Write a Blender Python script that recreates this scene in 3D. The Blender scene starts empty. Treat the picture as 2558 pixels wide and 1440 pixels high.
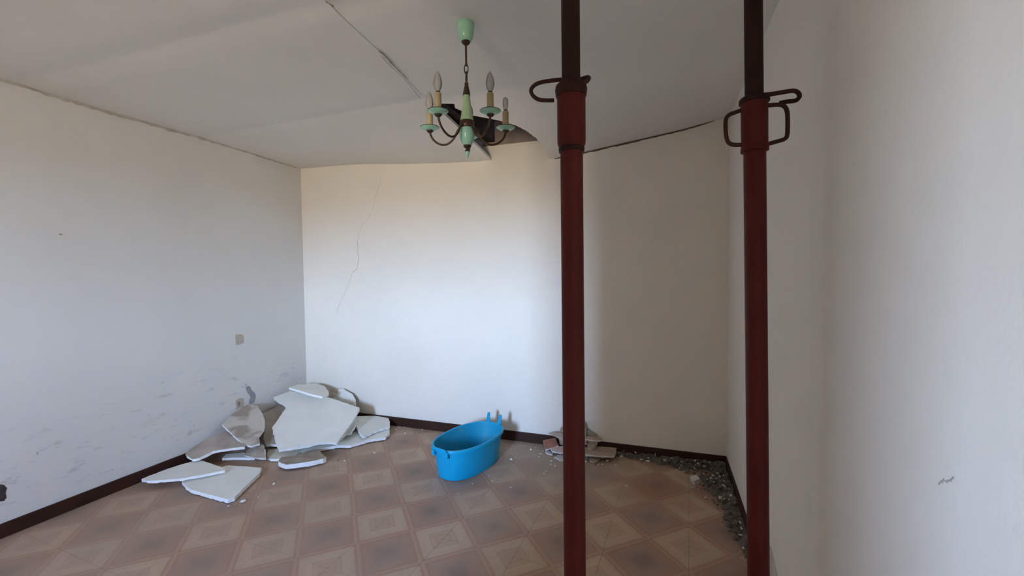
import bpy, bmesh, math, random
from mathutils import Vector, Matrix, Quaternion
PI = math.pi
random.seed(7)
S = bpy.context.scene
C = S.collection

# ---------------------------------------------------------------- camera
CAM = {'loc': [3.5082, 0.0, 1.4772], 'fw': [-0.3293, 0.9435, -0.0372], 'rt': [0.9442, 0.3291, -0.0099], 'up': [-0.0029, 0.0384, 0.9993], 'f': 1075.8852707809242}
cd = bpy.data.cameras.new('camera')
cam = bpy.data.objects.new('camera', cd); C.objects.link(cam)
_f, _r, _u = (Vector(CAM[k]) for k in ('fw', 'rt', 'up'))
cam.matrix_world = Matrix((( _r.x, _u.x, -_f.x, CAM['loc'][0]), (_r.y, _u.y, -_f.y, CAM['loc'][1]), (_r.z, _u.z, -_f.z, CAM['loc'][2]), (0, 0, 0, 1)))
cd.sensor_width = 36; cd.sensor_fit = 'HORIZONTAL'
cd.lens = 36 * CAM['f'] / 2558 * 1.002
cd.clip_start = 0.02; cd.clip_end = 500
S.camera = cam

# ---------------------------------------------------------------- world, exposure
SKY = (0.85, 1.15, 1.63); SKY_HIGH = (0.31, 0.55, 1.08); GROUND = (0.395, 0.335, 0.238)
SKY_STRENGTH = 26.0
EXPOSURE = 2.75
w = bpy.data.worlds.new('world'); S.world = w; w.use_nodes = True
nt = w.node_tree; nt.nodes.clear()
wo = nt.nodes.new('ShaderNodeOutputWorld'); bg = nt.nodes.new('ShaderNodeBackground')
tc = nt.nodes.new('ShaderNodeTexCoord'); sx = nt.nodes.new('ShaderNodeSeparateXYZ'); cr = nt.nodes.new('ShaderNodeValToRGB')
mr = nt.nodes.new('ShaderNodeMapRange'); mr.inputs['From Min'].default_value = -1; mr.inputs['From Max'].default_value = 1
nt.links.new(tc.outputs['Generated'], sx.inputs[0]); nt.links.new(sx.outputs['Z'], mr.inputs['Value']); nt.links.new(mr.outputs[0], cr.inputs[0])
e = cr.color_ramp.elements
e[0].position = 0.0; e[0].color = (*GROUND, 1)
e[1].position = 0.498; e[1].color = (*GROUND, 1)
n_ = e.new(0.525); n_.color = (*SKY, 1)
n_ = e.new(0.560); n_.color = (*SKY, 1)
n_ = e.new(0.665); n_.color = (*SKY_HIGH, 1)
n_ = e.new(1.0); n_.color = (0.26, 0.46, 0.95, 1)
nt.links.new(cr.outputs[0], bg.inputs[0]); bg.inputs[1].default_value = SKY_STRENGTH
nt.links.new(bg.outputs[0], wo.inputs[0])
WX0, WX1, WZ0, WZ1, WY = 2.06, 2.70, 1.25, 2.42, -3.0      # window in the wall behind the camera
pl = bpy.data.lights.new('window_portal', 'AREA'); pl.shape = 'RECTANGLE'; pl.size = WX1 - WX0; pl.size_y = WZ1 - WZ0
po = bpy.data.objects.new('window_portal', pl); C.objects.link(po)
po.location = ((WX0 + WX1) / 2, WY - 0.50, (WZ0 + WZ1) / 2); po.rotation_euler = (PI / 2, 0, 0)
pl.cycles.is_portal = True
vs = S.view_settings
S.display_settings.display_device = 'sRGB'
vs.view_transform = 'Standard'; vs.look = 'None'; vs.gamma = 1; vs.exposure = EXPOSURE; vs.use_curve_mapping = False
S.cycles.use_denoising = True
S.cycles.max_bounces = 12; S.cycles.diffuse_bounces = 8; S.cycles.transparent_max_bounces = 12
S.cycles.sample_clamp_indirect = 0

# ---------------------------------------------------------------- material helpers
class NT:
    def __init__(s, name):
        s.m = bpy.data.materials.new(name); s.m.use_nodes = True
        s.t = s.m.node_tree; s.b = s.t.nodes['Principled BSDF']
    def n(s, typ, **kw):
        nd = s.t.nodes.new(typ)
        for k, v in kw.items():
            if k in nd.inputs: nd.inputs[k].default_value = v
            else: setattr(nd, k, v)
        return nd
    def l(s, a, b): s.t.links.new(a, b)
    def coord(s, kind='Object', scale=(1, 1, 1), rot=(0, 0, 0)):
        c = s.n('ShaderNodeTexCoord'); m = s.n('ShaderNodeMapping'); m.inputs['Scale'].default_value = scale; m.inputs['Rotation'].default_value = rot
        s.l(c.outputs[kind], m.inputs[0]); return m.outputs[0]
    def noise(s, vec, scale, detail=4, rough=.55):
        nd = s.n('ShaderNodeTexNoise', Scale=scale, Detail=detail, Roughness=rough)
        if vec is not None: s.l(vec, nd.inputs['Vector'])
        return nd.outputs['Fac']
    def ramp(s, fac, stops, interp='LINEAR'):
        r = s.n('ShaderNodeValToRGB'); r.color_ramp.interpolation = interp
        el = r.color_ramp.elements
        while len(el) < len(stops): el.new(.5)
        for q, (p, c) in zip(el, stops):
            q.position = p; q.color = (*c, 1) if len(c) == 3 else c
        s.l(fac, r.inputs[0]); return r.outputs[0]
    def mix(s, fac, a, b, blend='MIX'):
        m = s.n('ShaderNodeMix', data_type='RGBA', blend_type=blend)
        for sock, v in ((m.inputs[0], fac), (m.inputs[6], a), (m.inputs[7], b)):
            if hasattr(v, 'is_output') or isinstance(v, bpy.types.NodeSocket): s.l(v, sock)
            elif isinstance(v, (int, float)): sock.default_value = v
            else: sock.default_value = (*v, 1)
        return m.outputs[2]
    def math(s, op, a, b=None, c=None):
        m = s.n('ShaderNodeMath', operation=op)
        for i, v in enumerate((a, b, c)):
            if v is None: continue
            if isinstance(v, bpy.types.NodeSocket): s.l(v, m.inputs[i])
            else: m.inputs[i].default_value = v
        return m.outputs[0]
    def bump(s, h, strength=.2, dist=.01):
        b = s.n('ShaderNodeBump', Strength=strength, Distance=dist); s.l(h, b.inputs['Height']); s.l(b.outputs[0], s.b.inputs['Normal'])
    def done(s, col=None, rough=.8, spec=.3, metal=0):
        if col is not None:
            if isinstance(col, bpy.types.NodeSocket): s.l(col, s.b.inputs['Base Color'])
            else: s.b.inputs['Base Color'].default_value = (*col, 1)
        if isinstance(rough, bpy.types.NodeSocket): s.l(rough, s.b.inputs['Roughness'])
        else: s.b.inputs['Roughness'].default_value = rough
        s.b.inputs['Specular IOR Level'].default_value = spec; s.b.inputs['Metallic'].default_value = metal
        return s.m

def mottled(name, a, b, scale=6, rough=.85, spec=.25, bumps=(40, .15, .004), metal=0):
    t = NT(name); v = t.coord(); f = t.noise(v, scale)
    col = t.ramp(f, [(.32, a), (.68, b)])
    if bumps: t.bump(t.noise(v, bumps[0], 6), bumps[1], bumps[2])
    return t.done(col, rough, spec, metal)

def wall_mat(name, base, scuff=False):
    t = NT(name); v = t.coord()
    f = t.noise(v, 1.6, 5); f2 = t.noise(v, 9, 5)
    col = t.ramp(f, [(.3, tuple(c * .95 for c in base)), (.7, base)])
    col = t.mix(t.ramp(f2, [(.45, (0, 0, 0)), (.8, (.10, .10, .10))]), col, tuple(c * .8 for c in base))
    if scuff:
        z = t.n('ShaderNodeSeparateXYZ'); g = t.n('ShaderNodeTexCoord'); t.l(g.outputs['Object'], z.inputs[0])
        v2 = t.coord(scale=(1, 2.2, 6.5), rot=(.55, 0, 0)); n1 = t.noise(v2, 2.6, 8, .72); n2 = t.noise(v, 1.1, 2)
        m = t.ramp(n1, [(.56, (0, 0, 0)), (.74, (1, 1, 1))])
        band = t.ramp(t.math('MULTIPLY_ADD', z.outputs['Z'], 1.0, t.math('MULTIPLY', n2, .35)), [(.20, (.15, .15, .15)), (.36, (1, 1, 1)), (.68, (.8, .8, .8)), (.95, (0, 0, 0))])
        k = t.math('MULTIPLY', t.math('MULTIPLY', m, band), .68)
        col = t.mix(k, col, (.22, .22, .24))
        vf = t.noise(t.coord(scale=(1, 1, 1)), 22, 3, .5)
        k2 = t.math('MULTIPLY', t.math('MULTIPLY', t.ramp(vf, [(.74, (0, 0, 0)), (.77, (1, 1, 1))]), band), .7)
        col = t.mix(k2, col, (.18, .17, .18))
    t.bump(t.noise(v, 60, 6), .12, .004)
    return t.done(col, .93, .12)

M = {}
M['wall'] = wall_mat('wall_paint', (.83, .785, .705))
M['wall_left'] = wall_mat('wall_paint_scuffed', (.73, .715, .68), True)
M['wall_far'] = wall_mat('ochre_wall_paint', (.76, .68, .57))
M['ceil'] = wall_mat('ceiling_plaster', (.775, .75, .69))
M['masonry'] = mottled('bare_masonry', (.30, .24, .21), (.40, .33, .29), 8, .95, .1)
M['timber'] = mottled('dark_timber', (.030, .022, .018), (.055, .042, .034), 10, .9, .1)
M['skirt'] = mottled('brown_skirting', (.034, .014, .009), (.052, .021, .014), 5, .5, .22, (25, .05, .002))
M['joint'] = mottled('floor_joint', (.12, .085, .07), (.16, .12, .10), 20, .95, .1)
M['board'] = mottled('white_plaster', (.76, .75, .69), (.83, .82, .76), 5, .9, .15, (55, .12, .003))
M['edge'] = mottled('broken_plaster_edge', (.84, .85, .83), (.92, .92, .90), 30, .95, .1, (120, .5, .004))
M['dusty'] = mottled('dusty_board_back', (.36, .295, .235), (.53, .46, .39), 5, .95, .1)
M['cream'] = mottled('cream_plaster', (.66, .62, .50), (.78, .75, .64), 8, .95, .1)
M['rimmed'] = mottled('brown_board_back', (.25, .205, .16), (.42, .36, .29), 9, .95, .1)
def blotched(name, base, spot, scale, lo, hi):
    t = NT(name); v = t.coord(); f = t.noise(v, scale, 3, .5)
    col = t.ramp(f, [(lo, base), (hi, spot)])
    col = t.mix(t.ramp(t.noise(v, 14, 6), [(.5, (0, 0, 0)), (.75, (.5, .5, .5))]), col, tuple(c * .7 for c in base))
    t.bump(t.noise(v, 45, 6), .3, .005); return t.done(col, .95, .1)
M['scarred'] = blotched('scarred_plaster', (.56, .51, .44), (.34, .28, .22), 5, .5, .6)
M['stained'] = blotched('stained_plaster', (.78, .77, .72), (.48, .42, .33), 4, .5, .54)
M['tile'] = mottled('broken_tile', (.36, .27, .21), (.50, .40, .32), 9, .8, .2)
M['tileedge'] = mottled('broken_tile_edge', (.62, .58, .54), (.78, .74, .70), 20, .9, .1)
M['redtile'] = mottled('terracotta_tile', (.26, .11, .075), (.34, .16, .11), 9, .8, .2)
M['pinktile'] = mottled('pinkish_tile', (.46, .35, .31), (.56, .45, .41), 9, .8, .2)
M['greytile'] = mottled('grey_tile', (.36, .35, .35), (.5, .49, .48), 9, .8, .2)
M['mortar'] = mottled('ochre_mortar', (.34, .27, .19), (.50, .41, .31), 12, .95, .1, (60, .6, .008))
M['debris'] = mottled('grey_rubble', (.105, .090, .072), (.23, .20, .168), 30, .97, .05, (80, .5, .005))
M['pale'] = mottled('pale_fragment', (.56, .53, .48), (.72, .69, .64), 20, .95, .1)
M['crumb'] = mottled('plaster_crumb', (.78, .77, .74), (.88, .87, .85), 30, .95, .1)
M['scar'] = mottled('bare_plaster_patch', (.47, .41, .33), (.54, .48, .40), 30, .97, .05, (90, .5, .004))
M['flaked'] = mottled('grimy_flaked_paint', (.52, .48, .40), (.66, .62, .54), 14, .97, .05)
M['streak'] = mottled('grey_filler', (.29, .28, .30), (.38, .37, .39), 18, .97, .05)
M['brown'] = mottled('brown_mortar', (.26, .21, .17), (.33, .28, .23), 40, .97, .05)
M['hole'] = mottled('dark_hole', (.05, .04, .04), (.09, .07, .06), 40, .97, .05)
M['crack'] = mottled('crack_shadow', (.20, .18, .16), (.30, .27, .24), 60, 1, .0, None)
M['crack2'] = mottled('hairline_crack', (.58, .55, .50), (.66, .63, .58), 60, 1, .0, None)
M['gap'] = mottled('shadowed_ceiling_gap', (.10, .08, .06), (.20, .165, .13), 9, 1, 0, None)  # dark colour painting the shadow line under the ceiling edge
M['gap2'] = mottled('dirty_ceiling_gap', (.42, .38, .33), (.60, .56, .50), 12, 1, 0, None)  # grey painted shade for the left ceiling joins, also colours the wall scratch
M['ccrack'] = mottled('ceiling_crack_line', (.28, .24, .20), (.40, .35, .30), 60, 1, .0, None)
def steel(name, a, b, rough):
    t = NT(name); v = t.coord(scale=(1, 1, .35)); f = t.noise(v, 14, 6)
    col = t.ramp(f, [(.35, a), (.7, b)])
    t.bump(t.noise(v, 50, 5), .15, .002); return t.done(col, rough, .15)
M['redsteel'] = steel('red_oxide_paint', (.075, .011, .008), (.105, .016, .011), .5)
M['darksteel'] = steel('brown_rusty_steel', (.022, .009, .006), (.038, .015, .009), .6)
M['collar'] = steel('worn_red_collar', (.075, .010, .007), (.105, .016, .011), .5)
M['collar2'] = steel('dark_worn_collar', (.030, .010, .007), (.055, .014, .010), .5)
M['rod'] = steel('rusty_rod', (.040, .016, .010), (.070, .030, .018), .65)
t = NT('blue_plastic'); v = t.coord()
M['blue'] = t.done(t.ramp(t.noise(v, 4, 3), [(.3, (.003, .34, .60)), (.7, (.004, .37, .64))]), .42, .3)
t.b.inputs['Subsurface Weight'].default_value = 0
t = NT('blue_plastic_dusty'); v = t.coord()
M['bluein'] = t.done(t.ramp(t.noise(v, 7, 5), [(.35, (.010, .31, .50)), (.62, (.025, .32, .48)), (.8, (.12, .36, .44))]), .6, .3)
t = NT('mint_enamel'); v = t.coord()
M['mint'] = t.done(t.ramp(t.noise(v, 12, 3), [(.3, (.30, .55, .37)), (.7, (.34, .60, .41))]), .25, .5)
t = NT('aged_mint_enamel'); v = t.coord()
M['mint2'] = t.done(t.ramp(t.noise(v, 12, 3), [(.3, (.36, .50, .27)), (.7, (.40, .55, .32))]), .3, .5)
M['brass'] = mottled('aged_brass', (.065, .032, .018), (.11, .054, .028), 30, .4, .5, None, .6)
M['bronze'] = mottled('dark_bronze', (.045, .026, .014), (.075, .045, .025), 30, .45, .5, None, .4)
M['candle'] = mottled('yellowed_candle_sleeve', (.40, .31, .17), (.46, .36, .21), 20, .5, .3, None)
t = NT('clear_bulb_glass')
tr = t.n('ShaderNodeBsdfTransparent'); tr.inputs[0].default_value = (.80, .80, .80, 1)
gl = t.n('ShaderNodeBsdfGlossy', Roughness=.06); gl.inputs[0].default_value = (.9, .9, .9, 1)
df = t.n('ShaderNodeBsdfDiffuse'); df.inputs[0].default_value = (.56, .52, .47, 1)
fr = t.n('ShaderNodeFresnel', IOR=1.3); ms = t.n('ShaderNodeMixShader'); ms2 = t.n('ShaderNodeMixShader'); ms2.inputs[0].default_value = .48
t.l(tr.outputs[0], ms2.inputs[1]); t.l(df.outputs[0], ms2.inputs[2]); t.l(fr.outputs[0], ms.inputs[0]); t.l(ms2.outputs[0], ms.inputs[1]); t.l(gl.outputs[0], ms.inputs[2])
t.l(ms.outputs[0], t.t.nodes['Material Output'].inputs[0]); M['bulb'] = t.m

# printed floor tile: dark diamond in the middle, quarter of a pale square in each corner
TS = 0.41987
t = NT('patterned_floor_tile'); g = t.n('ShaderNodeTexCoord'); sp = t.n('ShaderNodeSeparateXYZ'); t.l(g.outputs['Object'], sp.inputs[0])
oi = t.n('ShaderNodeObjectInfo')
d = t.math('DIVIDE', t.math('ADD', t.math('ABSOLUTE', sp.outputs[0]), t.math('ABSOLUTE', sp.outputs[1])), TS)
v = t.coord(); 
d = t.math('ADD', d, t.math('MULTIPLY_ADD', t.noise(v, 30, 3), .03, -.015))
base = t.ramp(d, [(0, (.155, .125, .120)), (.10, (.175, .138, .130)), (.24, (.245, .175, .150)), (.40, (.285, .190, .158)), (.445, (.262, .150, .118)), (.462, (.325, .225, .180)),
                  (.490, (.320, .225, .182)), (.50, (.345, .250, .205)), (.525, (.290, .170, .134)), (.545, (.300, .185, .148)), (.57, (.372, .290, .232)), (.75, (.395, .310, .250)), (.775, (.320, .240, .195)),
                  (.80, (.365, .28, .225)), (.87, (.345, .26, .21)), (.89, (.315, .235, .19)), (.91, (.36, .275, .225)), (1.0, (.335, .25, .205))])
gw = t.n('ShaderNodeNewGeometry'); wn = t.n('ShaderNodeTexNoise', Scale=1.3, Detail=4, Roughness=.6); t.l(gw.outputs['Position'], wn.inputs['Vector'])
sw = t.n('ShaderNodeSeparateXYZ'); t.l(gw.outputs['Position'], sw.inputs[0])
fade = t.ramp(t.math('MULTIPLY_ADD', sw.outputs[0], -.22, t.math('ADD', wn.outputs['Fac'], .42)), [(.25, (.10, .10, .10)), (.85, (.46, .46, .46))])  # print loses contrast towards the left wall, broken up by noise
base = t.mix(fade, base, (.295, .225, .185))
grain = t.noise(t.coord(scale=(60, 5, 1)), 3, 4)
base = t.mix(t.ramp(grain, [(.45, (0, 0, 0)), (.8, (.35, .35, .35))]), base, (.22, .15, .12))
# world position: dust film near the rubble and rust tint
gp = t.n('ShaderNodeNewGeometry'); dn = t.n('ShaderNodeTexNoise', Scale=2.2, Detail=6, Roughness=.6); t.l(gp.outputs['Position'], dn.inputs['Vector'])
base = t.mix(t.ramp(dn.outputs['Fac'], [(.42, (0, 0, 0)), (.72, (.55, .55, .55))]), base, (.30, .255, .225))
vd = t.n('ShaderNodeVectorMath', operation='DISTANCE'); t.l(gp.outputs['Position'], vd.inputs[0]); vd.inputs[1].default_value = (2.75, 3.3, 0)
dn2 = t.math('MULTIPLY_ADD', dn.outputs['Fac'], .9, t.math('MULTIPLY', vd.outputs['Value'], .8))
base = t.mix(t.ramp(dn2, [(.55, (.8, .8, .8)), (1.15, (0, 0, 0))]), base, (.27, .235, .205))
vd2 = t.n('ShaderNodeVectorMath', operation='DISTANCE'); t.l(gp.outputs['Position'], vd2.inputs[0]); vd2.inputs[1].default_value = (3.42, 2.98, 0)
base = t.mix(t.ramp(t.math('MULTIPLY_ADD', dn.outputs['Fac'], .25, vd2.outputs['Value']), [(.18, (.55, .55, .55)), (.42, (0, 0, 0))]), base, (.26, .115, .07))
base = t.mix(1.0, base, (1.36, 1.25, 1.09), 'MULTIPLY')
fine = t.noise(v, 160, 4); t.bump(fine, .06, .002)
M['tile_floor'] = t.done(base, t.ramp(dn.outputs['Fac'], [(.3, (.50, .50, .50)), (.7, (.75, .75, .75))]), .25)

# ---------------------------------------------------------------- object helpers
def tag(o, label=None, cat=None, group=None, kind=None):
    if label: o['label'] = label
    if cat: o['category'] = cat
    if group: o['group'] = group
    if kind: o['kind'] = kind
    return o
def empty(name, loc=(0, 0, 0)):
    o = bpy.data.objects.new(name, None); o.empty_display_size = .05; C.objects.link(o); o.location = loc; return o
def obj(name, bm, mats, parent=None, loc=(0, 0, 0), smooth=False, bevel=0, rot=None):
    me = bpy.data.meshes.new(name); bmesh.ops.recalc_face_normals(bm, faces=bm.faces); bm.to_mesh(me); bm.free()
    for m in (mats if isinstance(mats, (list, tuple)) else [mats]): me.materials.append(m)
    if smooth:
        for p in me.polygons: p.use_smooth = True
    o = bpy.data.objects.new(name, me); C.objects.link(o); o.location = loc
    if rot is not None: o.rotation_euler = rot
    if parent is not None: o.parent = parent
    if bevel:
        b = o.modifiers.new('bevel', 'BEVEL'); b.width = bevel; b.segments = 2; b.limit_method = 'ANGLE'
    if smooth == 'auto':
        pass
    return o
def shade_auto(o, deg=40):
    bm = bmesh.new(); bm.from_mesh(o.data)
    for f in bm.faces: f.smooth = True
    for ed in bm.edges:
        if len(ed.link_faces) == 2 and ed.calc_face_angle(0) > math.radians(deg): ed.smooth = False
    bm.to_mesh(o.data); bm.free(); return o
def add_box(bm, a, b):
    v = [bm.verts.new((x, y, z)) for x in (a[0], b[0]) for y in (a[1], b[1]) for z in (a[2], b[2])]
    for q in ((0, 1, 3, 2), (4, 6, 7, 5), (0, 4, 5, 1), (2, 3, 7, 6), (0, 2, 6, 4), (1, 5, 7, 3)): bm.faces.new([v[i] for i in q])
def box(a, b):
    bm = bmesh.new(); add_box(bm, a, b); return bm
def add_lathe(bm, prof, n=32, sx=1, sy=1, cap=True):
    rings = []
    for r, z in prof:
        if r < 1e-5: rings.append([bm.verts.new((0, 0, z))])
        else: rings.append([bm.verts.new((r * sx * math.cos(2 * PI * i / n), r * sy * math.sin(2 * PI * i / n), z)) for i in range(n)])
    for A, B in zip(rings, rings[1:]):
        for i in range(n):
            j = (i + 1) % n
            if len(A) == 1 and len(B) == 1: continue
            if len(A) == 1: bm.faces.new((A[0], B[j], B[i]))
            elif len(B) == 1: bm.faces.new((A[i], A[j], B[0]))
            else: bm.faces.new((A[i], A[j], B[j], B[i]))
    if cap:
        for R_ in (rings[0], rings[-1]):
            if len(R_) > 2: bm.faces.new(R_)
def lathe(prof, n=32, **k):
    bm = bmesh.new(); add_lathe(bm, prof, n, **k); return bm
def smooth_path(pts, sub=6):
    P = [Vector(p) for p in pts]; out = []
    for i in range(len(P) - 1):
        a, b, c, d_ = P[max(i - 1, 0)], P[i], P[i + 1], P[min(i + 2, len(P) - 1)]
        for k in range(sub):
            s = k / sub
            out.append(.5 * ((2 * b) + (c - a) * s + (2 * a - 5 * b + 4 * c - d_) * s * s + (3 * b - a - 3 * c + d_) * s ** 3))
    out.append(P[-1]); return out
def add_tube(bm, pts, r, n=12, closed=False):
    P = [Vector(p) for p in pts]; N = len(P); rings = []; up = None
    for i in range(N):
        if closed: tg = P[(i + 1) % N] - P[i - 1]
        else: tg = P[min(i + 1, N - 1)] - P[max(i - 1, 0)]
        tg.normalize()
        if up is None: up = tg.orthogonal().normalized()
        else: up = (up - tg * up.dot(tg)).normalized()
        bi = tg.cross(up); rr = r[i] if isinstance(r, (list, tuple)) else r
        rings.append([bm.verts.new(P[i] + (up * math.cos(2 * PI * k / n) + bi * math.sin(2 * PI * k / n)) * rr) for k in range(n)])
    for A, B in zip(rings, rings[1:] + ([rings[0]] if closed else [])):
        for i in range(n):
            j = (i + 1) % n; bm.faces.new((A[i], A[j], B[j], B[i]))
    if not closed: bm.faces.new(rings[0]); bm.faces.new(rings[-1])
def tube(pts, r, n=12, closed=False):
    bm = bmesh.new(); add_tube(bm, pts, r, n, closed); return bm
def struct(name, bm, m, parent=None, **k):
    o = obj(name, bm, m, parent, **k)
    if parent is None: o['kind'] = 'structure'
    return o

# ---------------------------------------------------------------- setting
XL, XR, YB, YF = -0.02, 3.965, 3.53, -3.0
ZTOP = 2.576
struct('wall_back', box((XL - .15, YB, -.05), (XR + .15, YB + .16, ZTOP)), M['wall'])
wb = bpy.data.objects['wall_back']
obj('wall_plaster_top', box((XL - .15, YB, ZTOP), (2.0, YB + .044, 2.70)), M['wall'], wb); obj('wall_plaster_top', box((2.72, YB, ZTOP), (XR + .15, YB + .044, 2.70)), M['wall'], wb)
obj('masonry_course', box((XL - .15, YB + .045, ZTOP), (XR + .15, YB + .16, 3.02)), M['masonry'], wb)
wl = struct('wall_left', box((XL - .16, YF, -.05), (XL, YB, 3.0)), M['wall_left'])
wr = struct('wall_right', box((XR, YF, -.05), (XR + .16, YB, 3.0)), M['wall'])
# wall behind the camera, with a small window, and an unseen blocker added to shade the right side
bm = bmesh.new()
add_box(bm, (XL, YF - .56, -.05), (WX0, YF, 3.0)); add_box(bm, (WX1, YF - .56, -.05), (XR, YF, 3.0))
add_box(bm, (WX0, YF - .56, -.05), (WX1, YF, WZ0)); add_box(bm, (WX0, YF - .56, WZ1), (WX1, YF, 3.0))
struct('wall_front', bm, M['wall_far'])
struct('wall_pier', box((2.548, -.30, 0), (3.46, -.20, 2.575)), M['wall_far'])  # added out of view to throw the dark wedge on back and right walls
bm = bmesh.new()
for a, b in (((WX0, WZ0), (WX0 + .03, WZ1)), ((WX1 - .03, WZ0), (WX1, WZ1)), ((WX0, WZ0), (WX1, WZ0 + .03)), ((WX0, WZ1 - .03), (WX1, WZ1))):
    add_box(bm, (a[0], YF - .50, a[1]), (b[0], YF - .46, b[1]))
struct('window_1', bm, M['timber'])
struct('trim_1', box((XL - .15, YF - .56, 3.0), (XR + .15, YB + .16, 3.06)), M['timber'])      # boards of the loft above the ceiling void

# floor: bed plus individual tiles (clipped at the walls)
fl = struct('floor', box((XL, YF, -.06), (XR, YB, -.0035)), M['joint'])
TH, OX, OY = (-0.05388, 1.5257, 2.1264)
ct, st = math.cos(TH), math.sin(TH)
def clip(poly, ax, val, keep_less):
    out = []
    for i in range(len(poly)):
        a, b = poly[i], poly[(i + 1) % len(poly)]
        ia = (a[ax] <= val) == keep_less; ib = (b[ax] <= val) == keep_less
        if ia: out.append(a)
        if ia != ib:
            s = (val - a[ax]) / (b[ax] - a[ax]); out.append((a[0] + (b[0] - a[0]) * s, a[1] + (b[1] - a[1]) * s))
    return out
tile_me = None
hs = TS / 2 - .0006
for i in range(-16, 16):
    for j in range(-20, 16):
        u, v_ = (i + .5) * TS, (j + .5) * TS
        cx, cy = OX + u * ct - v_ * st, OY + u * st + v_ * ct
        loc = [(-hs, -hs), (hs, -hs), (hs, hs), (-hs, hs)]
        W_ = [(cx + a * ct - b * st, cy + a * st + b * ct) for a, b in loc]
        full = all(XL + .002 < x < XR - .002 and YF + .002 < y < YB - .002 for x, y in W_)
        if not full:
            for ax, val, kl in ((0, XL + .001, False), (0, XR - .001, True), (1, YF + .001, False), (1, YB - .001, True)):
                if W_: W_ = clip(W_, ax, val, kl)
            if len(W_) < 3: continue
        if full and tile_me:
            o = bpy.data.objects.new('floor_tile', tile_me); C.objects.link(o); o.parent = fl
        else:
            bm = bmesh.new()
            L = [((x - cx) * ct + (y - cy) * st, -(x - cx) * st + (y - cy) * ct) for x, y in W_]
            ar = abs(sum(L[k][0] * L[(k + 1) % len(L)][1] - L[(k + 1) % len(L)][0] * L[k][1] for k in range(len(L)))) / 2
            if ar < .0008: bm.free(); continue
            top = [bm.verts.new((a, b, 0)) for a, b in L]; bot = [bm.verts.new((a, b, -.0034)) for a, b in L]
            bm.faces.new(top)
            for k in range(len(L)): bm.faces.new((top[k], bot[k], bot[(k + 1) % len(L)], top[(k + 1) % len(L)]))
            o = obj('floor_tile', bm, M['tile_floor'], fl)
            if full: tile_me = o.data
        o.location = (cx, cy, 0); o.rotation_euler = (0, 0, TH)

# skirting
SK = .083
struct('baseboard_left', box((XL, YF, 0), (XL + .013, YB, SK)), M['skirt'], bevel=.003)
struct('baseboard_back', box((XL + .013, YB - .013, 0), (XR - .013, YB, SK)), M['skirt'], bevel=.003)
struct('baseboard_right', box((XR - .013, YF, 0), (XR, YB, SK)), M['skirt'], bevel=.003)

# ceiling: plaster panels sagging towards the back wall, one corner broken out
ZL = [[-0.05, 2.572], [0.72, 2.552], [1.17, 2.512], [1.6, 2.48], [1.92, 2.466], [2.1, 2.452]]
ZR = [[2.1, 2.36], [2.643, 2.411], [2.942, 2.446], [3.633, 2.534], [4.0, 2.598]]
SEAM = [[2.1934, 1.4664, 2.6], [2.1545, 1.8744, 2.6], [2.0606, 2.476, 2.6], [2.061, 2.7614, 2.5815], [2.068, 3.1233, 2.5315], [2.0993, 3.5304, 2.452]]
HOLE = [[2.1234, 2.5995, 2.5929], [2.2006, 2.6222, 2.5906], [2.1842, 2.6723, 2.5841], [2.2213, 2.7315, 2.5756], [2.2549, 2.7895, 2.5664], [2.3373, 2.8448, 2.5578], [2.4193, 2.9058, 2.5481], [2.5083, 2.9971, 2.5324], [2.5568, 3.0839, 2.5159], [2.5959, 3.193, 2.4932], [2.6154, 3.3172, 2.4646], [2.6263, 3.4119, 2.4412], [2.6196, 3.5156, 2.4128]]
def interp(T, x):
    if x <= T[0][0]: return T[0][1]
    for (a, b), (c, d_) in zip(T, T[1:]):
        if x <= c: return b + (d_ - b) * (x - a) / (c - a)
    return T[-1][1]
seam_t = [(-5, 2.2)] + [(p[1], p[0]) for p in SEAM]
def zs(x, y, side):
    zb = interp(ZL if side == 'L' else ZR, x); tt = max(0, min(1.1, (y - 2.5) / 1.03))
    z = 2.6 - (2.6 - zb) * tt ** 1.5
    for yj in (.43, 1.466, 2.5): z += .0060 * math.exp(-((y - yj - (.05 if side == 'R' else 0)) / .075) ** 2)
    if side == 'L': z += .010 * math.exp(-((x - interp(seam_t, y) + .035) / .045) ** 2)
    return z + .004 * math.sin(2.1 * x + .7) * math.sin(1.7 * y + .4)
hole_t = [(p[1], p[0]) for p in HOLE]
cl = empty('ceiling'); cl['kind'] = 'structure'
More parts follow.
